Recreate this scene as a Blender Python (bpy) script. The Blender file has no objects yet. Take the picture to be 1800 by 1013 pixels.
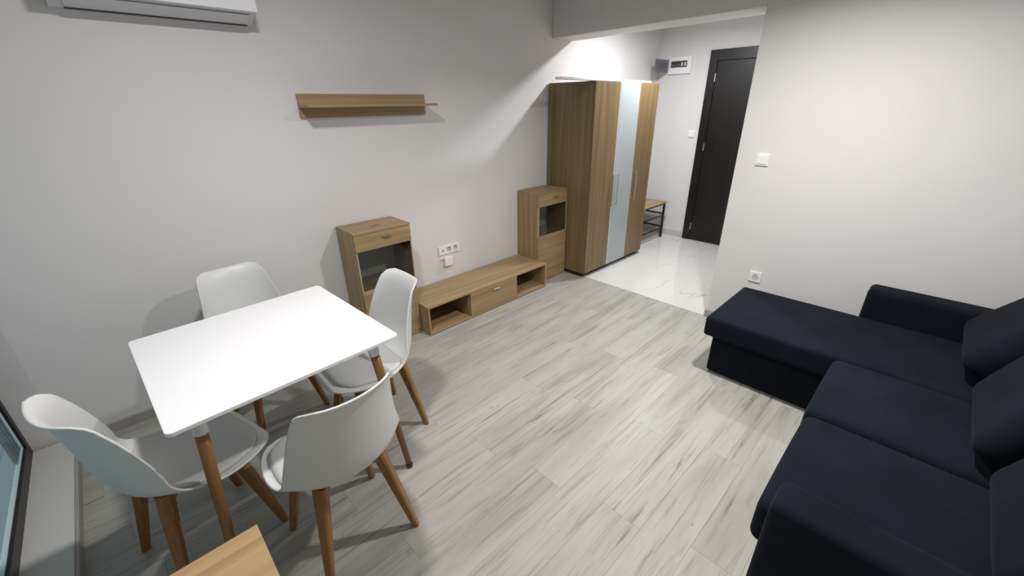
import bpy, bmesh, math, random
import numpy as np
from mathutils import Matrix, Vector

random.seed(4)
scene = bpy.context.scene
C = scene.collection
PI = math.pi

# ------------------------------------------------------------------ camera
F, YAW, PITCH, ROLL = 728.0, 0.7672, 0.4177, -0.0141
EYE = Vector((0.5638, -3.0218, 1.74))
cy_, sy_, cp_, sp_ = math.cos(YAW), math.sin(YAW), math.cos(PITCH), math.sin(PITCH)
fw = Vector((sy_ * cp_, cy_ * cp_, -sp_))
r0 = Vector((cy_, -sy_, 0))
u0 = r0.cross(fw)
rt = r0 * math.cos(ROLL) + u0 * math.sin(ROLL)
up = u0 * math.cos(ROLL) - r0 * math.sin(ROLL)
cam = bpy.data.cameras.new('camera')
cam.sensor_width = 36
cam.lens = 36 * F / 1800
cam.clip_start = 0.02
cob = bpy.data.objects.new('camera', cam)
C.objects.link(cob)
m = Matrix((rt, up, -fw)).transposed().to_4x4()
m.translation = EYE
cob.matrix_world = m
scene.camera = cob

# ------------------------------------------------------------------ light, exposure
scene.view_settings.view_transform = 'Standard'
scene.view_settings.look = 'None'
scene.view_settings.gamma = 1
scene.view_settings.use_curve_mapping = False
scene.view_settings.exposure = 0.0
w = bpy.data.worlds.new('world')
scene.world = w
w.use_nodes = True
bg = w.node_tree.nodes['Background']
bg.inputs[0].default_value = (0.56, 0.74, 0.82, 1)
bg.inputs[1].default_value = 0.62


def lamp(name, loc, watts, size, col=(1, 0.965, 0.92), spread=180):
    l = bpy.data.lights.new(name, 'AREA')
    l.shape = 'DISK'
    l.size = size
    l.energy = watts
    l.color = col
    l.spread = math.radians(spread)
    o = bpy.data.objects.new(name, l)
    o.location = loc
    C.objects.link(o)
    return o


lamp('ceiling_light', (1.09, -1.59, 2.68), 31, 0.18, (1, 0.975, 0.97), 172)
lamp('ceiling_light', (2.80, -2.50, 2.66), 47, 0.12, (1, 0.975, 0.95), 150)
lamp('ceiling_light', (4.80, -0.95, 2.56), 44, 0.15, (0.965, 0.975, 1), 176)

# ------------------------------------------------------------------ materials


def nodes(name):
    mt = bpy.data.materials.new(name)
    mt.use_nodes = True
    nt = mt.node_tree
    b = nt.nodes['Principled BSDF']
    return mt, nt, b


def plain(name, col, rough=0.5, metal=0.0, spec=0.5, var=0.0, scale=8.0, bump=0.0, bscale=200, **kw):
    mt, nt, b = nodes(name)
    b.inputs['Base Color'].default_value = (*col, 1)
    b.inputs['Roughness'].default_value = rough
    b.inputs['Metallic'].default_value = metal
    b.inputs['Specular IOR Level'].default_value = spec
    for k, v in kw.items():
        b.inputs[k].default_value = v
    tc = nt.nodes.new('ShaderNodeTexCoord')
    if var:
        n = nt.nodes.new('ShaderNodeTexNoise')
        n.inputs['Scale'].default_value = scale
        n.inputs['Detail'].default_value = 5
        nt.links.new(tc.outputs['Object'], n.inputs['Vector'])
        rp = nt.nodes.new('ShaderNodeValToRGB')
        rp.color_ramp.elements[0].position = 0.3
        rp.color_ramp.elements[1].position = 0.7
        rp.color_ramp.elements[0].color = (*[c * (1 - var) for c in col], 1)
        rp.color_ramp.elements[1].color = (*[min(1, c * (1 + var)) for c in col], 1)
        nt.links.new(n.outputs['Fac'], rp.inputs['Fac'])
        nt.links.new(rp.outputs['Color'], b.inputs['Base Color'])
    if bump:
        n2 = nt.nodes.new('ShaderNodeTexNoise')
        n2.inputs['Scale'].default_value = bscale
        n2.inputs['Detail'].default_value = 4
        nt.links.new(tc.outputs['Object'], n2.inputs['Vector'])
        bp = nt.nodes.new('ShaderNodeBump')
        bp.inputs['Strength'].default_value = bump
        bp.inputs['Distance'].default_value = 0.002
        nt.links.new(n2.outputs['Fac'], bp.inputs['Height'])
        nt.links.new(bp.outputs['Normal'], b.inputs['Normal'])
    return mt


def wood(name, dark, mid, light, axis, freq=26.0, rough=0.45):
    """grain runs along axis 0/1/2 of the object's own coordinates"""
    mt, nt, b = nodes(name)
    tc = nt.nodes.new('ShaderNodeTexCoord')
    oi = nt.nodes.new('ShaderNodeObjectInfo')
    mul = nt.nodes.new('ShaderNodeMath')
    mul.operation = 'MULTIPLY'
    mul.inputs[1].default_value = 17.0
    nt.links.new(oi.outputs['Random'], mul.inputs[0])
    add = nt.nodes.new('ShaderNodeVectorMath')
    add.operation = 'ADD'
    nt.links.new(tc.outputs['Object'], add.inputs[0])
    nt.links.new(mul.outputs[0], add.inputs[1])
    mp = nt.nodes.new('ShaderNodeMapping')
    s = [freq] * 3
    s[axis] = freq * 0.035
    mp.inputs['Scale'].default_value = s
    nt.links.new(add.outputs[0], mp.inputs['Vector'])
    n1 = nt.nodes.new('ShaderNodeTexNoise')
    n1.inputs['Scale'].default_value = 1.0
    n1.inputs['Detail'].default_value = 7
    n1.inputs['Roughness'].default_value = 0.62
    n1.inputs['Distortion'].default_value = 0.6
    nt.links.new(mp.outputs[0], n1.inputs['Vector'])
    rp = nt.nodes.new('ShaderNodeValToRGB')
    cr = rp.color_ramp
    cr.elements[0].position = 0.28
    cr.elements[0].color = (*dark, 1)
    cr.elements[1].position = 0.72
    cr.elements[1].color = (*light, 1)
    e = cr.elements.new(0.5)
    e.color = (*mid, 1)
    nt.links.new(n1.outputs['Fac'], rp.inputs['Fac'])
    nt.links.new(rp.outputs['Color'], b.inputs['Base Color'])
    b.inputs['Roughness'].default_value = rough
    bp = nt.nodes.new('ShaderNodeBump')
    bp.inputs['Strength'].default_value = 0.06
    bp.inputs['Distance'].default_value = 0.001
    nt.links.new(n1.outputs['Fac'], bp.inputs['Height'])
    nt.links.new(bp.outputs['Normal'], b.inputs['Normal'])
    return mt


OAK = ((0.215, 0.143, 0.070), (0.315, 0.217, 0.112), (0.40, 0.285, 0.155))
oak_x = wood('oak_along_x', *OAK, 0, 18)
oak_z = wood('oak_along_z', *OAK, 2, 18)
WAR = ((0.110, 0.068, 0.029), (0.170, 0.110, 0.050), (0.240, 0.162, 0.080))
war_z = wood('wardrobe_oak', *WAR, 2, 17)
war_x = wood('wardrobe_oak_flat', *WAR, 0, 30)
beech = wood('beech_legs', (0.185, 0.080, 0.018), (0.265, 0.120, 0.028), (0.33, 0.160, 0.042), 2, 40, 0.4)
desk_wood = wood('desk_oak', (0.235, 0.140, 0.058), (0.365, 0.235, 0.108), (0.465, 0.32, 0.158), 0, 20)
oak_edge = plain('pale_oak_edge', (0.42, 0.33, 0.21), 0.5)


def laminate():
    mt, nt, b = nodes('grey_oak_laminate')
    tc = nt.nodes.new('ShaderNodeTexCoord')
    oi = nt.nodes.new('ShaderNodeObjectInfo')
    comb = nt.nodes.new('ShaderNodeCombineXYZ')
    for i, k in enumerate((31.0, 17.0, 9.0)):
        mu = nt.nodes.new('ShaderNodeMath')
        mu.operation = 'MULTIPLY'
        mu.inputs[1].default_value = k
        nt.links.new(oi.outputs['Random'], mu.inputs[0])
        nt.links.new(mu.outputs[0], comb.inputs[i])
    add = nt.nodes.new('ShaderNodeVectorMath')
    nt.links.new(tc.outputs['Object'], add.inputs[0])
    nt.links.new(comb.outputs[0], add.inputs[1])

    def noise(scl, detail, rough, dist):
        mp = nt.nodes.new('ShaderNodeMapping')
        mp.inputs['Scale'].default_value = scl
        nt.links.new(add.outputs[0], mp.inputs['Vector'])
        n = nt.nodes.new('ShaderNodeTexNoise')
        n.inputs['Scale'].default_value = 1
        n.inputs['Detail'].default_value = detail
        n.inputs['Roughness'].default_value = rough
        n.inputs['Distortion'].default_value = dist
        nt.links.new(mp.outputs[0], n.inputs['Vector'])
        return n

    def ramp(src, stops):
        rp = nt.nodes.new('ShaderNodeValToRGB')
        els = rp.color_ramp.elements
        els[0].position, els[0].color = stops[0][0], (*stops[0][1], 1)
        els[1].position, els[1].color = stops[-1][0], (*stops[-1][1], 1)
        for p, c in stops[1:-1]:
            e = els.new(p)
            e.color = (*c, 1)
        nt.links.new(src, rp.inputs['Fac'])
        return rp

    base = ramp(noise((1.3, 7, 3), 5, 0.55, 0.5).outputs['Fac'],
                [(0.30, (0.295, 0.287, 0.260)), (0.5, (0.360, 0.352, 0.322)), (0.70, (0.405, 0.396, 0.366))])
    streak = ramp(noise((1.5, 27, 5), 8, 0.60, 1.5).outputs['Fac'],
                  [(0.28, (0.44, 0.435, 0.42)), (0.375, (0.82, 0.815, 0.80)), (0.48, (1, 1, 1))])
    knots = ramp(noise((5.5, 17, 4), 4, 0.5, 2.2).outputs['Fac'],
                 [(0.235, (0.28, 0.27, 0.26)), (0.275, (1, 1, 1)), (0.9, (1, 1, 1))])
    mix = nt.nodes.new('ShaderNodeMixRGB')
    mix.blend_type = 'MULTIPLY'
    mix.inputs[0].default_value = 1
    nt.links.new(base.outputs[0], mix.inputs[1])
    nt.links.new(streak.outputs[0], mix.inputs[2])
    mix2 = nt.nodes.new('ShaderNodeMixRGB')
    mix2.blend_type = 'MULTIPLY'
    mix2.inputs[0].default_value = 1
    nt.links.new(mix.outputs[0], mix2.inputs[1])
    nt.links.new(knots.outputs[0], mix2.inputs[2])
    nt.links.new(mix2.outputs[0], b.inputs['Base Color'])
    b.inputs['Roughness'].default_value = 0.42
    b.inputs['Specular IOR Level'].default_value = 0.35
    return mt


def marble():
    mt, nt, b = nodes('white_marble_tile')
    tc = nt.nodes.new('ShaderNodeTexCoord')
    n = nt.nodes.new('ShaderNodeTexNoise')
    n.inputs['Scale'].default_value = 1.0
    n.inputs['Detail'].default_value = 5
    n.inputs['Roughness'].default_value = 0.5
    n.inputs['Distortion'].default_value = 0.5
    mpv = nt.nodes.new('ShaderNodeMapping')
    mpv.inputs['Rotation'].default_value = (0, 0, -0.75)
    mpv.inputs['Scale'].default_value = (0.9, 2.6, 1)
    nt.links.new(tc.outputs['Object'], mpv.inputs['Vector'])
    nt.links.new(mpv.outputs[0], n.inputs['Vector'])
    rp = nt.nodes.new('ShaderNodeValToRGB')
    els = rp.color_ramp.elements
    els[0].position, els[0].color = 0.475, (0.63, 0.62, 0.595, 1)
    els[1].position, els[1].color = 0.535, (0.63, 0.62, 0.595, 1)
    for p, c in ((0.497, (0.63, 0.62, 0.60)), (0.504, (0.40, 0.40, 0.395)), (0.509, (0.60, 0.59, 0.57))):
        e = els.new(p)
        e.color = (*c, 1)
    nt.links.new(n.outputs['Fac'], rp.inputs['Fac'])
    n2 = nt.nodes.new('ShaderNodeTexNoise')
    n2.inputs['Scale'].default_value = 2.4
    n2.inputs['Detail'].default_value = 3
    nt.links.new(tc.outputs['Object'], n2.inputs['Vector'])
    rp2 = nt.nodes.new('ShaderNodeValToRGB')
    rp2.color_ramp.elements[0].position, rp2.color_ramp.elements[1].position = 0.40, 0.52
    mixv = nt.nodes.new('ShaderNodeMixRGB')
    nt.links.new(n2.outputs['Fac'], rp2.inputs['Fac'])
    nt.links.new(rp2.outputs[0], mixv.inputs[0])
    nt.links.new(rp.outputs[0], mixv.inputs[1])
    mixv.inputs[2].default_value = (0.62, 0.61, 0.585, 1)
    nt.links.new(mixv.outputs[0], b.inputs['Base Color'])
    b.inputs['Roughness'].default_value = 0.12
    return mt


def glass(name, tint=(1, 1, 1), gloss=0.12):
    mt, nt, b = nodes(name)
    nt.nodes.remove(b)
    out = nt.nodes['Material Output']
    tr = nt.nodes.new('ShaderNodeBsdfTransparent')
    tr.inputs[0].default_value = (*tint, 1)
    gl = nt.nodes.new('ShaderNodeBsdfGlossy')
    gl.inputs['Roughness'].default_value = 0.03
    fr = nt.nodes.new('ShaderNodeFresnel')
    fr.inputs[0].default_value = 1.5
    mx = nt.nodes.new('ShaderNodeMixShader')
    geo = nt.nodes.new('ShaderNodeNewGeometry')       # reflect on the outer faces only
    front = nt.nodes.new('ShaderNodeMath')
    front.operation = 'SUBTRACT'
    front.inputs[0].default_value = 1.0
    nt.links.new(geo.outputs['Backfacing'], front.inputs[1])
    fm = nt.nodes.new('ShaderNodeMath')
    fm.operation = 'MULTIPLY'
    nt.links.new(fr.outputs[0], fm.inputs[0])
    nt.links.new(front.outputs[0], fm.inputs[1])
    nt.links.new(fm.outputs[0], mx.inputs[0])
    nt.links.new(tr.outputs[0], mx.inputs[1])
    nt.links.new(gl.outputs[0], mx.inputs[2])
    nt.links.new(mx.outputs[0], out.inputs[0])
    return mt


def suede():
    mt, nt, b = nodes('navy_microsuede')
    tc = nt.nodes.new('ShaderNodeTexCoord')
    n = nt.nodes.new('ShaderNodeTexNoise')
    n.inputs['Scale'].default_value = 5
    n.inputs['Detail'].default_value = 6
    n.inputs['Roughness'].default_value = 0.6
    nt.links.new(tc.outputs['Object'], n.inputs['Vector'])
    rp = nt.nodes.new('ShaderNodeValToRGB')
    rp.color_ramp.elements[0].position, rp.color_ramp.elements[0].color = 0.3, (0.0036, 0.0050, 0.0092, 1)
    rp.color_ramp.elements[1].position, rp.color_ramp.elements[1].color = 0.75, (0.0070, 0.0095, 0.0158, 1)
    nt.links.new(n.outputs['Fac'], rp.inputs['Fac'])
    nt.links.new(rp.outputs[0], b.inputs['Base Color'])
    b.inputs['Roughness'].default_value = 0.9
    b.inputs['Specular IOR Level'].default_value = 0.12
    b.inputs['Sheen Weight'].default_value = 0.035
    b.inputs['Sheen Tint'].default_value = (0.55, 0.62, 0.8, 1)
    n2 = nt.nodes.new('ShaderNodeTexNoise')
    n2.inputs['Scale'].default_value = 260
    nt.links.new(tc.outputs['Object'], n2.inputs['Vector'])
    bp = nt.nodes.new('ShaderNodeBump')
    bp.inputs['Strength'].default_value = 0.15
    bp.inputs['Distance'].default_value = 0.002
    nt.links.new(n2.outputs['Fac'], bp.inputs['Height'])
    nt.links.new(bp.outputs['Normal'], b.inputs['Normal'])
    return mt


wall_m = plain('white_wall_paint', (0.675, 0.662, 0.657), 0.85, spec=0.2, var=0.012, scale=3, bump=0.08, bscale=90)
ceil_m = plain('white_ceiling_paint', (0.60, 0.59, 0.58), 0.9, spec=0.2)
sill_m = plain('white_sill', (0.60, 0.59, 0.57), 0.5)
base_m = plain('grey_baseboard', (0.34, 0.325, 0.30), 0.45, var=0.08, scale=9)
tile_base_m = plain('tile_skirting', (0.52, 0.51, 0.50), 0.3, var=0.06, scale=6)
lam_m = laminate()
mar_m = marble()
sub_m = plain('screed', (0.30, 0.29, 0.27), 0.9)
grout_m = plain('pale_grout', (0.70, 0.69, 0.67), 0.9)
white_lac = plain('white_lacquer', (0.86, 0.86, 0.87), 0.32)
white_edge = plain('grey_white_edge', (0.45, 0.45, 0.45), 0.5)
shell_m = plain('white_plastic', (0.66, 0.67, 0.655), 0.38)
pad_m = plain('white_leatherette', (0.55, 0.555, 0.55), 0.5, bump=0.15, bscale=300)
collar_m = plain('light_metal_collar', (0.62, 0.62, 0.62), 0.4)
black_m = plain('black_rubber', (0.012, 0.02, 0.028), 0.35)
black_steel = plain('black_steel', (0.012, 0.012, 0.013), 0.4)
chrome = plain('brushed_steel', (0.72, 0.71, 0.69), 0.25, metal=1.0)
steel_wire = plain('grey_wire', (0.32, 0.32, 0.33), 0.35, metal=0.7)
mirror_m = plain('pale_glass', (0.34, 0.375, 0.385), 0.14, spec=0.6)
back_m = plain('grey_back_panel', (0.60, 0.60, 0.59), 0.6)
glass_m = glass('clear_glass', (0.70, 0.72, 0.72))
winglass_m = glass('window_glass', (0.86, 0.93, 0.94))
plinth_m = plain('dark_plinth', (0.018, 0.012, 0.010), 0.6)
door_m = wood('dark_wenge', (0.005, 0.004, 0.004), (0.008, 0.007, 0.0065), (0.012, 0.010, 0.009), 2, 30, 0.4)
frame_m = plain('dark_brown_frame', (0.014, 0.011, 0.011), 0.4)
plas_m = plain('white_switch_plastic', (0.80, 0.80, 0.79), 0.3)
hole_m = plain('dark_socket_hole', (0.05, 0.05, 0.05), 0.6)
well_m = plain('socket_well', (0.58, 0.58, 0.57), 0.4)
lid_m = plain('smoked_grey_lid', (0.10, 0.10, 0.115), 0.35)
ac_m = plain('ac_white', (0.80, 0.80, 0.83), 0.35)
ac_grey = plain('ac_grey', (0.60, 0.60, 0.62), 0.4)
dark_gap = plain('dark_gap', (0.012, 0.010, 0.014), 0.7)
suede_m = suede()
rail_m = plain('white_rail', (0.62, 0.74, 0.78), 0.5)
balc_m = plain('balcony_floor', (0.58, 0.62, 0.63), 0.7, var=0.1)
screen_m = plain('pale_screen', (0.42, 0.50, 0.52), 0.6)
sheer_m, nt_, b_ = nodes('sheer_screen')
tl_ = nt_.nodes.new('ShaderNodeBsdfTranslucent')
tl_.inputs[0].default_value = (0.78, 0.80, 0.80, 1)
df_ = nt_.nodes.new('ShaderNodeBsdfDiffuse')
df_.inputs[0].default_value = (0.45, 0.48, 0.49, 1)
mx_ = nt_.nodes.new('ShaderNodeMixShader')
mx_.inputs[0].default_value = 0.25
nt_.links.new(tl_.outputs[0], mx_.inputs[1])
nt_.links.new(df_.outputs[0], mx_.inputs[2])
nt_.links.new(mx_.outputs[0], nt_.nodes['Material Output'].inputs[0])
strip_m = plain('aluminium_strip', (0.80, 0.79, 0.77), 0.3, metal=0.3)

# ------------------------------------------------------------------ helpers


def thing(name, label, cat, loc=(0, 0, 0), rz=0.0, group=None):
    o = bpy.data.objects.new(name, None)
    o.empty_display_size = 0.1
    C.objects.link(o)
    o.location = loc
    o.rotation_euler = (0, 0, rz)
    o['label'] = label
    o['category'] = cat
    if group:
        o['group'] = group
    return o


def link(name, bm, mat, parent=None, smooth=False):
    me = bpy.data.meshes.new(name)
    bm.normal_update()
    bm.to_mesh(me)
    bm.free()
    return linkm(name, me, mat, parent, smooth)


def linkm(name, me, mat, parent=None, smooth=False):
    for mm in (mat if isinstance(mat, (list, tuple)) else [mat]):
        me.materials.append(mm)
    if smooth:
        for p in me.polygons:
            p.use_smooth = True
    o = bpy.data.objects.new(name, me)
    C.objects.link(o)
    if parent:
        o.parent = parent
    return o


def box(bm, x0, x1, y0, y1, z0, z1, bev=0.0, seg=1):
    t = bmesh.new()
    bmesh.ops.create_cube(t, size=1)
    for v in t.verts:
        v.co = Vector((x0 + (v.co.x + .5) * (x1 - x0), y0 + (v.co.y + .5) * (y1 - y0), z0 + (v.co.z + .5) * (z1 - z0)))
    if bev:
        bmesh.ops.bevel(t, geom=t.edges[:], offset=bev, segments=seg, profile=0.5, affect='EDGES')
    merge(bm, t)


def merge(bm, t, mat=None):
    vs = {}
    for v in t.verts:
        vs[v] = bm.verts.new(mat @ v.co if mat else v.co)
    for f in t.faces:
        try:
            nf = bm.faces.new([vs[v] for v in f.verts])
            nf.material_index = f.material_index
        except ValueError:
            pass
    t.free()


def bx(name, x0, x1, y0, y1, z0, z1, mat, parent=None, bev=0.0, seg=1):
    bm = bmesh.new()
    box(bm, min(x0, x1), max(x0, x1), min(y0, y1), max(y0, y1), min(z0, z1), max(z0, z1), bev, seg)
    return link(name, bm, mat, parent)


def struct(o):
    o['kind'] = 'structure'
    return o


def tube(bm, pts, rad, n=12, cap=True):
    """round tube through points with one radius each"""
    pts = [Vector(p) for p in pts]
    rad = rad if isinstance(rad, (list, tuple)) else [rad] * len(pts)
    rings = []
    for i, p in enumerate(pts):
        d = (pts[min(i + 1, len(pts) - 1)] - pts[max(i - 1, 0)]).normalized()
        a = d.orthogonal().normalized() if i == 0 else (rings_a - d * rings_a.dot(d)).normalized()
        rings_a = a
        b = d.cross(a)
        rings.append([bm.verts.new(p + (a * math.cos(2 * PI * k / n) + b * math.sin(2 * PI * k / n)) * rad[i]) for k in range(n)])
    for r1, r2 in zip(rings, rings[1:]):
        for k in range(n):
            bm.faces.new((r1[k], r1[(k + 1) % n], r2[(k + 1) % n], r2[k]))
    if cap:
        bm.faces.new(rings[0][::-1])
        bm.faces.new(rings[-1])


def beam(bm, p, q, w0, w1, yaw=0.0, rnd=0.2):
    """square tapered bar with chamfered edges from p (size w0) to q (size w1); ends cut level"""
    p, q = Vector(p), Vector(q)
    a, b = Vector((math.cos(yaw), math.sin(yaw), 0)), Vector((-math.sin(yaw), math.cos(yaw), 0))
    k = 1 - rnd * 2
    sh = [(-1, -k), (-k, -1), (k, -1), (1, -k), (1, k), (k, 1), (-k, 1), (-1, k)]
    r = [[bm.verts.new(c + (a * x + b * y) * (wd / 2)) for x, y in sh] for c, wd in ((p, w0), (q, w1))]
    for i in range(8):
        bm.faces.new((r[0][i], r[0][(i + 1) % 8], r[1][(i + 1) % 8], r[1][i]))
    bm.faces.new(r[0][::-1])
    bm.faces.new(r[1])
    bmesh.ops.recalc_face_normals(bm, faces=bm.faces)


def rounded(sx, sy, sz, r, bulge_top=0.0, bulge_side=0.0, n=14):
    """upholstered block centred at origin: rounded edges, gently bulging faces"""
    bm = bmesh.new()
    hs = (sx / 2, sy / 2, sz / 2)

    def steps(h):
        inner = h - r
        k = 5
        rr = [-h + r * (1 - math.cos(PI / 2 * i / k)) for i in range(k)]
        mid = [-inner + 2 * inner * i / n for i in range(n + 1)]
        return rr + mid + [-x for x in rr[::-1]]
    g = [steps(h) for h in hs]
    vs = {}

    def vert(i, j, k):
        if (i, j, k) in vs:
            return vs[(i, j, k)]
        p = [g[0][i], g[1][j], g[2][k]]
        c = [max(-(h - r), min(h - r, x)) for x, h in zip(p, hs)]
        d = Vector([a - b for a, b in zip(p, c)])
        # cube surface point -> rounded corner
        q = Vector(c) + (d.normalized() * r if d.length > 1e-9 else d)
        fx, fy, fz = (1 - abs(q[a] / hs[a]) ** 2.2 for a in range(3))
        if bulge_top:
            q.z += bulge_top * max(fx, 0) ** .6 * max(fy, 0) ** .6 * (1 if q.z > 0 else -.3)
        if bulge_side:
            q.x += math.copysign(bulge_side, q.x) * max(fy, 0) * max(fz, 0) * (abs(q.x) / hs[0]) ** 3
            q.y += math.copysign(bulge_side, q.y) * max(fx, 0) * max(fz, 0) * (abs(q.y) / hs[1]) ** 3
        vs[(i, j, k)] = bm.verts.new(q)
        return vs[(i, j, k)]
    N = [len(a) - 1 for a in g]
    for ax in range(3):
        b, c = (ax + 1) % 3, (ax + 2) % 3
        for side in (0, N[ax]):
            for i in range(N[b]):
                for j in range(N[c]):
                    q = []
                    for (di, dj) in ((0, 0), (1, 0), (1, 1), (0, 1)):
                        idx = [0, 0, 0]
                        idx[ax], idx[b], idx[c] = side, i + di, j + dj
                        q.append(vert(*idx))
                    bm.faces.new(q if side else q[::-1])
    return bm


def upholstered(name, x0, x1, y0, y1, z0, z1, r, parent, mat, bt=0.0, bs=0.0):
    bm = rounded(x1 - x0, y1 - y0, z1 - z0, r, bt, bs)
    bmesh.ops.translate(bm, verts=bm.verts, vec=((x0 + x1) / 2, (y0 + y1) / 2, (z0 + z1) / 2))
    return link(name, bm, mat, parent, True)


def copy_tree(o):
    c = o.copy()
    C.objects.link(c)
    for ch in list(o.children):
        d = ch.copy()
        C.objects.link(d)
        d.parent = c
        for g in list(ch.children):
            e = g.copy()
            C.objects.link(e)
            e.parent = d
    return c


def cyl_y(bm, x, y0, y1, z, r, n=20):
    tube(bm, [(x, y0, z), (x, y1, z)], r, n)


def cyl_x(bm, x0, x1, y, z, r, n=20):
    tube(bm, [(x0, y, z), (x1, y, z)], r, n)


# ------------------------------------------------------------------ room shell
XR, YC, XD, YB = 4.061, -1.868, 6.17, -3.96
H, HC = 2.72, 2.60
floor = struct(bx('floor', -0.4, XR, YB - .2, 0.15, -0.12, -0.012, sub_m))
wb = struct(bx('wall_back', -0.0, XD + .2, 0, 0.15, -0.12, H + .1, wall_m))
bm = bmesh.new()                                   # splayed reveal beside the balcony door, one piece behind wall_back's line
pts = [(0.0, 0.0), (-0.30, 0.045), (-0.30, 0.15), (0.0, 0.15)]
lo = [bm.verts.new((x, y, -.12)) for x, y in pts]
hi = [bm.verts.new((x, y, H + .1)) for x, y in pts]
for i in range(4):
    bm.faces.new((lo[i], lo[(i + 1) % 4], hi[(i + 1) % 4], hi[i]))
bm.faces.new(hi)
bm.faces.new(lo[::-1])
bmesh.ops.recalc_face_normals(bm, faces=bm.faces)
struct(link('trim_1', bm, wall_m))
struct(bx('wall_right', XR, XD + .2, YB - .2, YC, -0.12, H + .1, wall_m))
struct(bx('wall_front', -0.4, XR, YB - .2, YB, -0.12, H + .1, wall_m))
# left wall: balcony door opening from y=0.03 to y=-2.30
wl = bmesh.new()
box(wl, -0.25, 0.0, YB, -2.32, -0.012, H + .1)
box(wl, -0.25, 0.0, -2.32, 0.0, 2.15, H + .1)
struct(link('wall_left', wl, wall_m))
struct(bx('ceiling', -0.25, XR, YB, 0, H, H + .1, ceil_m))
struct(bx('ceiling_hall', XR + .304, XD, YC, 0, HC, H + .1, ceil_m))
bmb = bmesh.new()
box(bmb, XR, XR + .304, YC, 0.0, 2.3116, H + .1, 0.004)
struct(link('beam_over_hall', bmb, wall_m))
struct(bx('wall_entrance', XD, XD + .2, YC, 0, -0.12, H + .1, wall_m))
hall = struct(bx('floor_hall', XR, XD, YC, 0, -0.12, -0.012, grout_m))

# laminate planks
pw, plen = 0.193, 1.285
row = 0
yy = 0.0
while yy > YB:
    y1 = max(yy - pw, YB)
    x = 0.035 - ((row * 0.467) % 1.0) * plen
    while x < XR:
        a, b = max(x, 0.035), min(x + plen, XR - .008)
        if b - a > 0.02:
            bx('plank', a + .0002, b - .0002, y1 + .0002, yy - .0002, -0.012, 0.0, lam_m, floor, 0.0005)
        x += plen
    yy = y1
    row += 1
# marble tiles
ts = 0.60
x = XR + .012 - .25
while x < XD:
    y = YC
    while y < 0:
        a, b = min(x + ts, XD), min(y + ts, 0)
        bx('tile', max(x, XR + .012) + .0002, a - .0002, y + .0002, b - .0002, -0.012, 0.0, mar_m, hall, 0.0003)
        y += ts
    x += ts
struct(bx('trim_2', XR - .008, XR + .012, YC, -0.02, -0.010, 0.0035, strip_m, None, 0.001)).name = 'trim_threshold'

# baseboards
struct(bx('baseboard_back', 0.04, XR + .0, -0.014, 0, 0, 0.062, base_m, None, 0.002))
struct(bx('baseboard_right', XR - .014, XR, YB, YC + .002, 0, 0.062, base_m, None, 0.002))
struct(bx('baseboard_right_return', XR - .014, XR + .10, YC, YC + .012, 0, 0.062, base_m, None, 0.002))
struct(bx('baseboard_entrance', XD - .010, XD, -0.667, 0, 0, 0.085, tile_base_m, None, 0.002))
struct(bx('baseboard_hall', XR + .02, XD - .01, -0.010, 0, 0, 0.085, tile_base_m, None, 0.002))

# ------------------------------------------------------------------ balcony door (left)
struct(bx('trim_sill', -0.16, 0.032, -2.32, 0.0, -0.012, 0.058, sill_m, None, 0.003))
struct(bx('baseboard_left', 0.032, 0.046, -2.32, -0.015, 0, 0.052, base_m, None, 0.002))
win = thing('window_1', 'dark brown framed balcony door beside the white wall, pale daylight behind', 'window', (-0.125, -1.16, 0.058))
win['kind'] = 'structure'
WY0, WY1, WZ = 1.165, -1.16, 2.09          # local
for nm, a in (('jamb', (-.055, 0, WY0 - .045, WY0, 0, WZ)), ('jamb', (-.055, 0, WY1, WY1 + .045, 0, WZ)),
              ('bottom_rail', (-.055, 0, WY1 + .045, WY0 - .045, 0, .066)), ('top_rail', (-.055, 0, WY1 + .045, WY0 - .045, WZ - .07, WZ))):
    bx(nm, *a, frame_m, win, 0.003)
y0s, y1s = WY1 + .045, WY0 - .045
bx('mullion', -.05, -.002, -.04, .04, .066, WZ - .07, frame_m, win, .003)
for (ya, yb) in ((y0s, -.04), (.04, y1s)):
    bx('pane', -.046, -.041, ya, yb, .066, WZ - .07, winglass_m, win)
bx('track', -.040, -.012, .04, y1s, .066, .074, rail_m, win, .001)['label'] = 'white bottom track'
bx('track', -.040, -.012, y1s - .010, y1s, .074, WZ - .07, rail_m, win, .001)['label'] = 'white side track'
pl = bmesh.new()                            # folded insect screen stacked against the jamb
prev = None
for k in range(19):
    yv = y1s - .012 - k * .008
    xv = -.034 if k % 2 else -.018
    v0, v1 = pl.verts.new((xv, yv, .076)), pl.verts.new((xv, yv, WZ - .075))
    if prev:
        pl.faces.new((prev[0], v0, v1, prev[1]))
    prev = (v0, v1)
bmesh.ops.solidify(pl, geom=pl.faces[:], thickness=.0012)
for ya, yb in ((y0s + .01, -.045), (.045, y1s - .155)):  # first sheet, over the unseen pane, is added to cut blue daylight spill
    sc_ = bmesh.new()
    k = 0
    vv = ya
    prev = None
    while vv < yb:
        v0, v1 = sc_.verts.new((-.028 + (.0015 if k % 2 else 0), vv, .076)), sc_.verts.new((-.028 + (.0015 if k % 2 else 0), vv, WZ - .075))
        if prev:
            sc_.faces.new((prev[0], v0, v1, prev[1]))
        prev = (v0, v1)
        vv += .024
        k += 1
    link('sheer_screen', sc_, sheer_m, win)['label'] = 'pale sheer insect screen drawn across the glass, added over the unseen pane to dim daylight'
link('pleated_screen', pl, screen_m, win)['label'] = 'pale pleated insect screen folded against the frame'
bq = bmesh.new()
tube(bq, [(-.030, y1s - .15, .20), (-.030, .05, .20)], .0015, 6)
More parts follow.
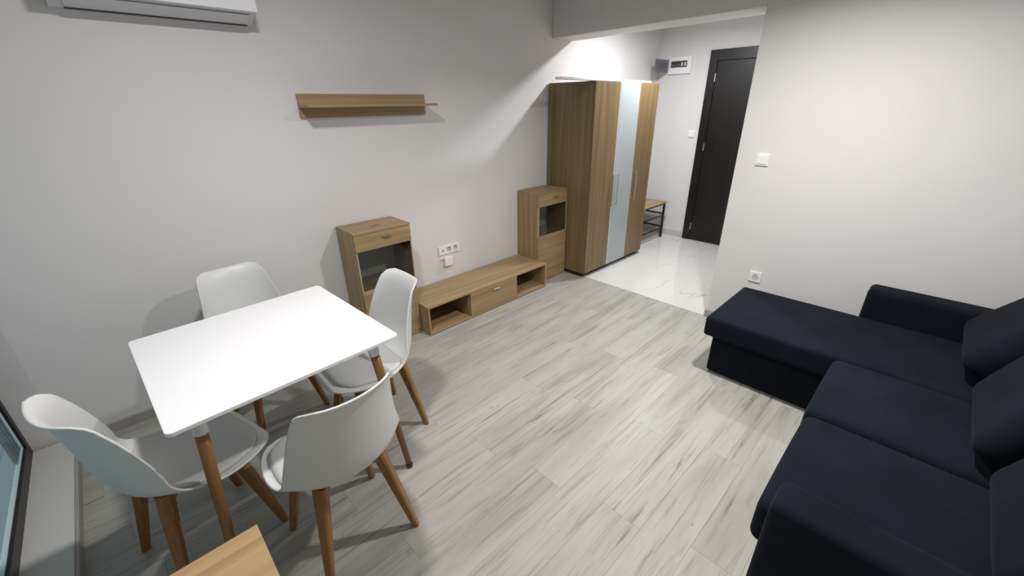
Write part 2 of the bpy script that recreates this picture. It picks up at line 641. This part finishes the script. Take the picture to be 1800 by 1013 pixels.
link('cord', bq, black_steel, win)
struct(bx('balcony_floor', -1.5, -0.41, -2.6, 0.3, -0.14, -0.02, balc_m))
struct(bx('balcony_threshold', -0.41, -0.16, -2.6, 0.14, -0.10, 0.02, balc_m))
# ------------------------------------------------------------------ entrance door
dr = thing('door_1', 'dark wenge entrance door in the far hall', 'door', (XD, -1.15, 0))
dr['kind'] = 'structure'
fy, fz = 0.483, 2.292
fb = bmesh.new()
box(fb, -.03, -.001, fy - .095, fy, 0, fz, .004)
box(fb, -.03, -.001, -fy, -fy + .095, 0, fz, .004)
box(fb, -.03, -.001, -fy + .095, fy - .095, fz - .115, fz, .004)
link('door_frame', fb, door_m, dr)
lf = bx('door_leaf', -.018, -.001, -fy + .097, fy - .097, .006, fz - .117, door_m, dr, .003)
for z in (2.0, 1.215, 0.19):
    bmq = bmesh.new()
    tube(bmq, [(-.030, fy - .096, z - .045), (-.030, fy - .096, z + .045)], .007, 10)
    link('hinge', bmq, chrome, lf)

# ------------------------------------------------------------------ wardrobe
WX0, WX1, WD, WH = 4.012, 5.172, 0.577, 1.925
wr = thing('wardrobe', 'tall three-door oak wardrobe with a pale grey glass middle door in the hall', 'wardrobe', (WX0, 0, 0))
L = WX1 - WX0
bx('side_panel', 0, .018, -WD + .02, -.015, .045, WH - .018, war_z, wr, .001)
bx('side_panel', L - .018, L, -WD + .02, -.015, .045, WH - .018, war_z, wr, .001)
bx('top_panel', 0, L, -WD + .02, -.015, WH - .018, WH, war_x, wr, .001)
bx('bottom_panel', .018, L - .018, -WD + .02, -.015, .045, .063, war_x, wr, .001)
bx('back_panel', .018, L - .018, -.022, -.015, .063, WH - .018, back_m, wr)
bx('plinth', .012, L - .012, -WD + .05, -.03, 0, .045, plinth_m, wr)


def bar_handle(parent, x, y, z0, z1):
    b_ = bmesh.new()
    tube(b_, [(x, y - .028, z0), (x, y - .028, z1)], .006, 10)
    tube(b_, [(x, y, z0 + .02), (x, y - .028, z0 + .02)], .005, 8)
    tube(b_, [(x, y, z1 - .02), (x, y - .028, z1 - .02)], .005, 8)
    o = link('handle', b_, chrome, parent)
    o['label'] = 'brushed steel bar handle'


for i, (a, b, mt, hx) in enumerate(((.001, .405, war_z, .372), (.408, .779, None, .462), (.782, L - .001, war_z, .825))):
    if mt:
        d_ = bx('door', a, b, -WD, -WD + .018, .05, WH - .003, mt, wr, .001)
    else:
        d_ = bx('door', a, b, -WD, -WD + .018, .05, WH - .003, plas_m, wr, .001)
        d_['label'] = 'pale grey glass middle door with white edges'
        bx('glass_panel', a + .008, b - .008, -WD - .003, -WD, .055, WH - .006, mirror_m, d_)
    bar_handle(d_, hx, -WD - (.003 if mt is None else 0), .725, 1.06)
brd = bx('loose_lath', 3.53, 5.00, -0.57, -0.50, WH + .001, WH + .019, white_lac, None, .001)
brd['label'] = 'thin white lath lying along the top front edge of the wardrobe, one end sticking out'
brd['category'] = 'lath'

# ------------------------------------------------------------------ shoe bench
bn = thing('shoe_bench', 'small black-framed shoe bench with a wooden seat, half hidden behind the wardrobe', 'bench', (5.99, -0.425, 0))
bl, bd, bh = 0.78, 0.34, 0.50
bx('seat', -bl, .03, -.02, bd, bh - .018, bh, oak_x, bn, .002)
for (x, y) in ((0, 0), (0, bd - .03), (-bl + .03, 0), (-bl + .03, bd - .03)):
    bx('leg', x - .013, x + .013, y - .013, y + .013, 0, bh - .018, black_steel, bn, .002)
for z in (.135, .315):
    fr = bmesh.new()
    box(fr, -bl + .043, -.013, -.008, .008, z - .008, z + .008)
    box(fr, -bl + .043, -.013, bd - .038, bd - .022, z - .008, z + .008)
    box(fr, -.009, .009, .013, bd - .043, z + .012, z + .03)
    box(fr, -bl + .021, -bl + .039, .013, bd - .043, z + .012, z + .03)
    rk = link('shoe_rack', fr, black_steel, bn)
    wi = bmesh.new()
    for k in range(1, 9):
        y = -.005 + (bd - .02) * k / 9
        tube(wi, [(-bl + .03, y, z + .012), (0, y, z + .012)], .003, 5)
    link('wires', wi, steel_wire, rk)
frb = bmesh.new()
box(frb, -bl + .043, -.013, -.01, .01, bh - .036, bh - .018)
link('front_rail', frb, black_steel, bn)

# ------------------------------------------------------------------ fuse box, switches, sockets
fx = thing('fuse_box', 'white electrical fuse box with a grey lid swung open, high beside the door', 'fuse box', (XD, -0.16, 2.06))
bx('cover', -.028, -.001, -.285, .005, 0, .195, plas_m, fx, .004)
bx('breaker_window', -.031, -.028, -.235, -.03, .075, .145, hole_m, fx)
for k in range(9):
    if k in (6,):
        continue
    bx('breaker', -.036, -.031, -.225 + k * .021, -.206 + k * .021, .088, .112 if k > 2 else .128, well_m if k in (0, 2) else lid_m, fx, .001)
bx('lid', -.36, -.030, .006, .012, .025, .165, lid_m, fx, .002)


def plate_x(name, label, cat, x, y, z, s, kind, group=None):
    t = thing(name, label, cat, (x, y, z), 0, group)
    bx('plate', -.011, -.0005, -s / 2, s / 2, -s / 2, s / 2, plas_m, t, .003, 2)
    if kind == 'switch':
        bx('rocker', -.016, -.011, -s * .36, s * .36, -s * .36, s * .36, plas_m, t, .002)
    else:
        b_ = bmesh.new()
        tube(b_, [(-.0125, 0, 0), (-.011, 0, 0)], s * .30, 24)
        link('well', b_, well_m, t)
        b_ = bmesh.new()
        for d in (-.0095, .0095):
            tube(b_, [(-.0135, d, 0), (-.0125, d, 0)], .0035, 10)
        box(b_, -.0135, -.0125, -.006, .006, .014, .02)
        link('holes', b_, hole_m, t)
    return t


plate_x('light_switch', 'white light switch on the wall above the chaise end', 'switch', XR, -2.047, 1.348, .085, 'switch')
plate_x('light_switch', 'white light switch beside the dark entrance door', 'switch', XD, -0.571, 1.362, .085, 'switch')
plate_x('wall_socket', 'white wall socket just above the chaise corner', 'socket', XR, -2.182, .464, .085, 'socket')

ts_ = thing('triple_socket', 'white triple outlet strip on the wall above the low television stand', 'socket', (2.672, 0, .53))
bx('plate', -.112, .112, -.011, -.0005, -.041, .041, plas_m, ts_, .003, 2)
for i, xx in enumerate((-.071, 0, .071)):
    b_ = bmesh.new()
    tube(b_, [(xx, -.011, 0), (xx, -.0125, 0)], .027 if i else .008, 24)
    wl_ = link('well' if i else 'aerial_hole', b_, well_m if i else hole_m, ts_)
    if i:
        b_ = bmesh.new()
        for d in (-.0095, .0095):
            tube(b_, [(xx + d, -.0125, 0), (xx + d, -.0135, 0)], .0045, 10)
        box(b_, xx - .02, xx + .012, -.0135, -.0125, .012, .02)
        link('holes', b_, hole_m, wl_)
jb = thing('junction_box', 'small blank white wall box right under the triple outlet', 'box', (2.645, 0, .422))
bx('cover', -.043, .043, -.035, -.0005, -.040, .040, plas_m, jb, .004, 2)
bx('cable_stub', -.075, -.043, -.012, -.0005, .026, .038, plas_m, jb, .002)

# ------------------------------------------------------------------ tv furniture


def small_handle(parent, x, y, z, wd=.065):
    b_ = bmesh.new()
    box(b_, x - wd / 2, x + wd / 2, y - .022, y - .012, z - .005, z + .005, .002)
    box(b_, x - wd / 2 + .004, x - wd / 2 + .012, y - .014, y, z - .004, z + .004)
    box(b_, x + wd / 2 - .012, x + wd / 2 - .004, y - .014, y, z - .004, z + .004)
    o = link('handle', b_, chrome, parent)
    o['label'] = 'small metal bar handle'


def side_cabinet(x0, x1, label, slot):
    D, Hc = 0.303, 0.941
    t = thing('display_cabinet', label, 'cabinet', (x0, 0, 0), 0, 'pair of oak display cabinets')
    W = x1 - x0
    T = .016
    bx('side_panel', 0, T, -D + .018, -.016, 0, Hc - T, oak_z, t, .0008)
    bx('side_panel', W - T, W, -D + .018, -.016, 0, Hc - T, oak_z, t, .0008)
    bx('back_panel', T, W - T, -.022, -.016, .02, Hc - T, back_m, t)
    bx('shelf', T, W - T, -D + .03, -.022, .490, .506, oak_x, t, .0008)
    bx('shelf', T, W - T, -D + .03, -.022, .790, .806, oak_x, t, .0008)
    bx('bottom_panel', T, W - T, -D + .02, -.022, .02, .036, oak_x, t, .0008)
    tp = bx('top_panel', 0, W, -D - .002, -.016, Hc - T, Hc, oak_x, t, .001)
    if slot:
        sl = bx('cable_slot', W * .42, W * .58, -.199, -.190, Hc - .001, Hc + .0006, dark_gap, tp)
        sl['label'] = 'dark slit cut in the top panel'
    dw = bx('drawer', .002, W - .002, -D, -D + .018, .803, Hc - T - .003, oak_x, t, .001)
    small_handle(dw, W * .54, -D, .885)
    # door: wooden lower panel, glass above, pale narrow edges left and right
    dd = bx('door', .002, W - .002, -D, -D + .018, .004, .503, oak_x, t, .001)
    bx('pane', .010, W - .010, -D + .004, -D + .009, .506, .799, glass_m, dd)
    bx('edge_strip', .002, .010, -D, -D + .018, .503, .800, oak_edge, dd)
    bx('edge_strip', W - .010, W - .002, -D, -D + .018, .503, .800, oak_edge, dd)
    return t


side_cabinet(1.684, 2.128, 'oak display cabinet behind the dining table, with a slit in its top', True)
side_cabinet(3.566, 4.008, 'oak display cabinet standing against the wardrobe side', False)

st = thing('television_stand', 'long low oak television stand with two open compartments and a middle drawer', 'television stand', (2.134, 0, 0))
SL, SD, SH, T = 1.428, .422, .257, .016
bx('top_panel', 0, SL, -SD, -.02, SH - T, SH, oak_x, st, .001)
bx('bottom_panel', T, SL - T, -SD, -.02, .006, .006 + T, oak_x, st, .001)
bx('side_panel', 0, T, -SD, -.02, 0, SH - T, oak_z, st, .001)
bx('side_panel', SL - T, SL, -SD, -.02, 0, SH - T, oak_z, st, .001)
bx('divider', .430, .430 + T, -SD + .02, -.02, .022, SH - T, oak_z, st, .001)
bx('divider', .992, .992 + T, -SD + .02, -.02, .022, SH - T, oak_z, st, .001)
bx('back_panel', T, SL - T, -.026, -.02, .022, SH - T, oak_x, st)
dw = bx('drawer', .434, 1.005, -SD, -SD + .018, .024, SH - T - .002, oak_x, st, .001)
small_handle(dw, .725, -SD, .205, .07)

# ------------------------------------------------------------------ wall shelf
ws = thing('wall_shelf', 'slim oak wall shelf mounted high on the white wall', 'shelf', (1.60, 0, 1.675))
bx('back_board', 0, .945, -.018, -.001, 0, .143, oak_x, ws, .001)
bx('shelf_board', 0, .945, -.190, -.018, .062, .080, oak_x, ws, .001)

# ------------------------------------------------------------------ air conditioner
ac = thing('air_conditioner', 'white split air conditioner mounted high on the wall', 'air conditioner', (0.62, 0, 2.165))


def prism_x(bm, x0, x1, prof):
    a = [bm.verts.new((x0, y, z)) for y, z in prof]
    b = [bm.verts.new((x1, y, z)) for y, z in prof]
    n = len(prof)
    for i in range(n):
        bm.faces.new((a[i], a[(i + 1) % n], b[(i + 1) % n], b[i]))
    bm.faces.new(a[::-1])
    bm.faces.new(b)
    bmesh.ops.recalc_face_normals(bm, faces=bm.faces)


b_ = bmesh.new()
prism_x(b_, 0, .80, [(-.001, 0), (-.06, -.003), (-.15, .03), (-.185, .05), (-.185, .25), (-.15, .27), (-.001, .27)])
link('body', b_, ac_grey, ac)
b_ = bmesh.new()
prism_x(b_, -.002, .802, [(-.186, .040), (-.205, .042), (-.212, .08), (-.212, .22), (-.20, .255), (-.17, .275), (-.10, .278), (-.10, .272), (-.186, .235)])
link('front_panel', b_, ac_m, ac)
b_ = bmesh.new()
prism_x(b_, .05, .775, [(-.075, -.006), (-.160, .026), (-.162, .031), (-.075, .0)])
link('louver_flap', b_, ac_grey, ac)
bx('outlet_gap', .05, .775, -.080, -.058, -.009, .002, dark_gap, ac)

# ------------------------------------------------------------------ dining table
TZ = 0.80
tb = thing('dining_table', 'square white dining table on round beech legs', 'table', (.879, -1.097, 0), .041)
TL, TW = .849, .841
b_ = bmesh.new()
box(b_, -TL / 2, TL / 2, -TW / 2, TW / 2, TZ - .016, TZ)
ve = [e for e in b_.edges if abs(e.verts[0].co.z - e.verts[1].co.z) > .01]
bmesh.ops.bevel(b_, geom=ve, offset=.022, segments=6, profile=.5, affect='EDGES')
bmesh.ops.bevel(b_, geom=[e for e in b_.edges if abs(e.verts[0].co.z - e.verts[1].co.z) < 1e-5 and len(e.link_faces) == 2 and abs(e.link_faces[0].normal.z - e.link_faces[1].normal.z) > .5], offset=.0025, segments=2, profile=.5, affect='EDGES')
link('tabletop', b_, white_lac, tb)
b_ = bmesh.new()
a, bq = TL / 2 - .14, TW / 2 - .14
box(b_, -a, a, -bq - .012, -bq + .012, TZ - .056, TZ - .017, .002)
box(b_, -a, a, bq - .012, bq + .012, TZ - .056, TZ - .017, .002)
box(b_, -a - .012, -a + .012, -bq - .012, bq + .012, TZ - .056, TZ - .017, .002)
box(b_, a - .012, a + .012, -bq - .012, bq + .012, TZ - .056, TZ - .017, .002)
link('underframe', b_, white_edge, tb)
for sx in (-1, 1):
    for sy in (-1, 1):
        p = Vector((sx * (TL / 2 - .095), sy * (TW / 2 - .095), TZ - .017))
        q = Vector((sx * (TL / 2 - .028), sy * (TW / 2 - .028), 0))
        k = lambda t: p.lerp(q, t)
        b_ = bmesh.new()
        tube(b_, [k(.10), k(.3), k(.975)], [.0215, .021, .0145], 18)
        lg = link('leg', b_, beech, tb, True)
        b_ = bmesh.new()
        tube(b_, [k(0), k(.11)], [.0265, .0235], 18)
        c_ = link('collar', b_, collar_m, lg, False)
        c_['label'] = 'pale grey metal collar'
        b_ = bmesh.new()
        tube(b_, [k(.97), k(.985), Vector((k(.998).x, k(.998).y, 0))], [.0165, .018, .0145], 16)
        f_ = link('foot_glide', b_, black_m, lg, False)
        f_['label'] = 'dark rubber foot glide'

# ------------------------------------------------------------------ dining chairs
KEY = np.array([
    # y      z     halfw  lift  half-width the lift is measured against
    (.266, .424, .060, .000, .20),
    (.261, .436, .118, .000, .21),
    (.240, .446, .172, .001, .22),
    (.192, .450, .216, .003, .235),
    (.125, .447, .242, .007, .248),
    (.050, .440, .253, .016, .254),
    (-.040, .434, .256, .044, .256),
    (-.125, .442, .253, .076, .253),
    (-.185, .475, .250, .099, .250),
    (-.220, .540, .241, .108, .241),
    (-.238, .625, .226, .103, .226),
    (-.250, .710, .208, .090, .209),
    (-.262, .790, .188, .071, .191),
    (-.275, .845, .170, .055, .178),
    (-.287, .866, .153, .044, .172),
    (-.297, .877, .120, .038, .168)])


def catmull(K, n):
    d = np.r_[0, np.cumsum(np.hypot(np.diff(K[:, 0]), np.diff(K[:, 1])))]
    d = d / d[-1]
    t = np.linspace(0, 1, n)
    t = np.sort(np.r_[t, .004, .012, .024, .976, .988, .996])
    out = np.zeros((len(t), K.shape[1]))
    for c in range(K.shape[1]):
        mm = np.gradient(K[:, c], d)
        i = np.clip(np.searchsorted(d, t, side='right') - 1, 0, len(d) - 2)
        h = d[i + 1] - d[i]
        s = (t - d[i]) / h
        out[:, c] = ((2 * s**3 - 3 * s**2 + 1) * K[i, c] + (s**3 - 2 * s**2 + s) * h * mm[i]
                     + (-2 * s**3 + 3 * s**2) * K[i + 1, c] + (s**3 - s**2) * h * mm[i + 1])
    return t, out


def shell_surface():
    t, P = catmull(KEY, 40)
    tan = np.gradient(P[:, :2], axis=0)
    tan /= np.linalg.norm(tan, axis=1)[:, None]
    s_ = np.r_[0, np.cumsum(np.hypot(np.diff(P[:, 0]), np.diff(P[:, 1])))]
    wts = np.exp(-((s_[:, None] - s_[None, :]) / .085) ** 2 / 2) * np.gradient(s_)[None, :]
    tan = wts @ tan                              # smoothed, so the lifted rims never cross in the bend
    tan /= np.linalg.norm(tan, axis=1)[:, None]
    nrm = np.c_[tan[:, 1], -tan[:, 0]]          # towards the sitter (up on the seat, forward on the back)
    return t, P, nrm


def shell_point(P, nrm, i, u, off=0.0):
    y, z, hw, am, ref = P[i]
    l = am * (hw * abs(u) / ref) ** 2.1 + off
    return (hw * u * (1 - .10 * (am / .11) * abs(u) ** 3), y + nrm[i, 0] * l, z + nrm[i, 1] * l)


def build_shell():
    t, P, nrm = shell_surface()
    if nrm[10, 1] < 0:
        nrm = -nrm
    NU = 26
    us = [math.sin(PI / 2 * (2 * j / NU - 1)) for j in range(NU + 1)]
    V, Fc = [], []
    n = len(t)
    TH = .011
    idx = {}
    for s, off in ((0, TH / 2), (1, -TH / 2)):
        for i in range(n):
            for j, u in enumerate(us):
                idx[(s, i, j)] = len(V)
                V.append(shell_point(P, nrm, i, u, off))
    for i in range(n - 1):
        for j in range(NU):
            Fc.append((idx[0, i, j], idx[0, i, j + 1], idx[0, i + 1, j + 1], idx[0, i + 1, j]))
            Fc.append((idx[1, i, j], idx[1, i + 1, j], idx[1, i + 1, j + 1], idx[1, i, j + 1]))
    rim = [(0, j) for j in range(NU)] + [(i, NU) for i in range(n - 1)] + [(n - 1, j) for j in range(NU, 0, -1)] + [(i, 0) for i in range(n - 1, 0, -1)]
    cen = np.mean(np.array(V), axis=0)
    mids = []
    for k, (i, j) in enumerate(rim):
        a = np.array(V[idx[0, i, j]]); b = np.array(V[idx[1, i, j]])
        pi, pj = rim[k - 1]; qi, qj = rim[(k + 1) % len(rim)]
        td = np.array(V[idx[0, qi, qj]]) - np.array(V[idx[0, pi, pj]])
        nn = np.cross(td, a - b)
        nn = nn / (np.linalg.norm(nn) + 1e-9)
        md = (a + b) / 2
        inward = np.array(V[idx[0, min(max(i, 3), n - 4), NU // 2]]) - md
        if nn.dot(inward) > 0:
            nn = -nn
        mids.append(len(V))
        V.append(tuple(md + nn * TH * .5))
    for k in range(len(rim)):
        i, j = rim[k]
        i2, j2 = rim[(k + 1) % len(rim)]
        m1, m2 = mids[k], mids[(k + 1) % len(rim)]
        Fc.append((idx[0, i, j], m1, m2, idx[0, i2, j2]))
        Fc.append((idx[1, i2, j2], m2, m1, idx[1, i, j]))
    me = bpy.data.meshes.new('shell')
    me.from_pydata(V, [], Fc)
    bm = bmesh.new()
    bm.from_mesh(me)
    bmesh.ops.recalc_face_normals(bm, faces=bm.faces)
    bm.to_mesh(me)
    bm.free()
    # seat pad follows the seat of the shell
    rows = [i for i in range(n) if .05 < t[i] < .465]
    us2 = [(-1 + 2 * j / 24) for j in range(25)]
    V2, F2 = [], []
    id2 = {}
    for s in (0, 1):
        for a, i in enumerate(rows):
            ev = 2 * a / (len(rows) - 1) - 1
            for j, u in enumerate(us2):
                e = max(abs(u), abs(ev))
                # round the pad's corners in plan
                wr_ = .88 * (1 - .35 * max(0, abs(ev) - .6) ** 2 / .16)
                th = .005 + (.011 + .016 * (1 - e ** 6) if s == 0 else -.0005)
                id2[(s, a, j)] = len(V2)
                V2.append(shell_point(P, nrm, i, u * wr_, th))
    na, nj = len(rows), 25
    for a in range(na - 1):
        for j in range(nj - 1):
            F2.append((id2[0, a, j], id2[0, a, j + 1], id2[0, a + 1, j + 1], id2[0, a + 1, j]))
            F2.append((id2[1, a, j], id2[1, a + 1, j], id2[1, a + 1, j + 1], id2[1, a, j + 1]))
    per = [(0, j) for j in range(nj - 1)] + [(a, nj - 1) for a in range(na - 1)] + [(na - 1, j) for j in range(nj - 1, 0, -1)] + [(a, 0) for a in range(na - 1, 0, -1)]
    for k in range(len(per)):
        p, q = per[k], per[(k + 1) % len(per)]
        F2.append((id2[(0, *p)], id2[(1, *p)], id2[(1, *q)], id2[(0, *q)]))
    pm = bpy.data.meshes.new('seat_pad')
    pm.from_pydata(V2, [], F2)
    bm = bmesh.new()
    bm.from_mesh(pm)
    bmesh.ops.recalc_face_normals(bm, faces=bm.faces)
    bm.to_mesh(pm)
    bm.free()
    return me, pm


shell_me, pad_me = build_shell()
GRP = 'white shell chairs around the dining table'


def make_chair(label):
    t = thing('dining_chair', label, 'chair', (0, 0, 0), 0, GRP)
    linkm('seat_shell', shell_me, shell_m, t, True)
    p = linkm('seat_pad', pad_me, pad_m, t, True)
    p['label'] = 'off-white padded seat cushion'
    for sx in (-1, 1):
        for sy in (-1, 1):
            b_ = bmesh.new()
            beam(b_, (sx * .118, sy * .118, .440 if sy > 0 else .452), (sx * .195, sy * .195, 0), .050, .027, PI / 4, .17)
            link('leg', b_, beech, t)
    b_ = bmesh.new()
    for sg in (-1, 1):
        q = bmesh.new()
        box(q, -.150, .150, -.012, .012, .392 + .0005 * sg, .428 + .0005 * sg, .002)
        merge(b_, q, Matrix.Rotation(sg * PI / 4, 4, 'Z'))
    link('cross_brace', b_, beech, t)
    return t


near = make_chair('white shell chair seen from behind, nearest the side table and open floor')
near.location, near.rotation_euler.z = (.930, -1.595, 0), math.radians(2)
for lab, loc, ang in (
        ('white shell chair turned towards the table beside the balcony door', (.4775, -1.195, 0), -75),
        ('white shell chair between the dining table and the wall, only its back showing', (.969, -.487, 0), 187),
        ('white shell chair in front of the slotted oak display cabinet', (1.343, -1.065, 0), 89)):
    c = copy_tree(near)
    c['label'] = lab
    c.location, c.rotation_euler.z = loc, math.radians(ang)

# ------------------------------------------------------------------ side table at the picture's bottom edge
sd = thing('side_table', 'light oak table top cut off by the lower edge of the photo', 'table', (.05, -2.80, 0))
bx('table_top', 0, .543, 0, .778, .722, .750, desk_wood, sd, .001)
bx('leg', .02, .055, .02, .055, 0, .722, desk_wood, sd, .002)
bx('leg', .488, .523, .02, .055, 0, .722, desk_wood, sd, .002)
bx('leg', .02, .055, .723, .758, 0, .722, desk_wood, sd, .002)
bx('leg', .488, .523, .723, .758, 0, .722, desk_wood, sd, .002)

# ------------------------------------------------------------------ sofa
so = thing('corner_sofa', 'dark navy microsuede corner sofa with a long chaise along the wall', 'sofa', (0, 0, 0))
upholstered('chaise_base', 3.235, 3.865, -3.78, -2.212, .015, .300, .012, so, suede_m)
upholstered('chaise_mattress', 3.172, 3.872, -3.78, -2.165, .300, .438, .022, so, suede_m, .012)
upholstered('seat_base', 1.885, 3.225, -3.78, -2.915, .015, .262, .012, so, suede_m)
upholstered('seat_cushion', 2.553, 3.165, -3.78, -2.868, .262, .448, .036, so, suede_m, .014, .004)
upholstered('seat_cushion', 1.888, 2.549, -3.78, -2.876, .262, .448, .036, so, suede_m, .014, .004)
upholstered('armrest', 1.725, 1.880, -3.94, -2.925, .012, .622, .032, so, suede_m, .004)
upholstered('armrest', 3.880, 4.032, -3.94, -2.872, .012, .630, .032, so, suede_m, .004)
upholstered('backrest', 1.885, 3.875, -3.945, -3.79, .015, .780, .05, so, suede_m)


def back_cushion(x0, x1, y, tilt, label):
    W = x1 - x0
    bm = rounded(W, .20, .47, .065, 0, .012)
    o = link('back_cushion', bm, suede_m, None, True)
    o.matrix_world = Matrix.Translation(((x0 + x1) / 2, y, .475 if tilt < 30 else .495)) @ Matrix.Rotation(math.radians(tilt), 4, 'X') @ Matrix.Translation((0, 0, .240))
    o['label'] = label
    o['category'] = 'cushion'
    o['group'] = 'loose back cushions of the navy sofa'
    return o


back_cushion(3.280, 3.862, -3.375, 38, 'navy back cushion at the head of the chaise, beside the wall-side armrest')
back_cushion(2.580, 3.150, -3.440, 24, 'navy back cushion behind the seat next to the chaise')
back_cushion(1.925, 2.505, -3.485, 24, 'navy back cushion nearest the front armrest, cut off by the photo edge')
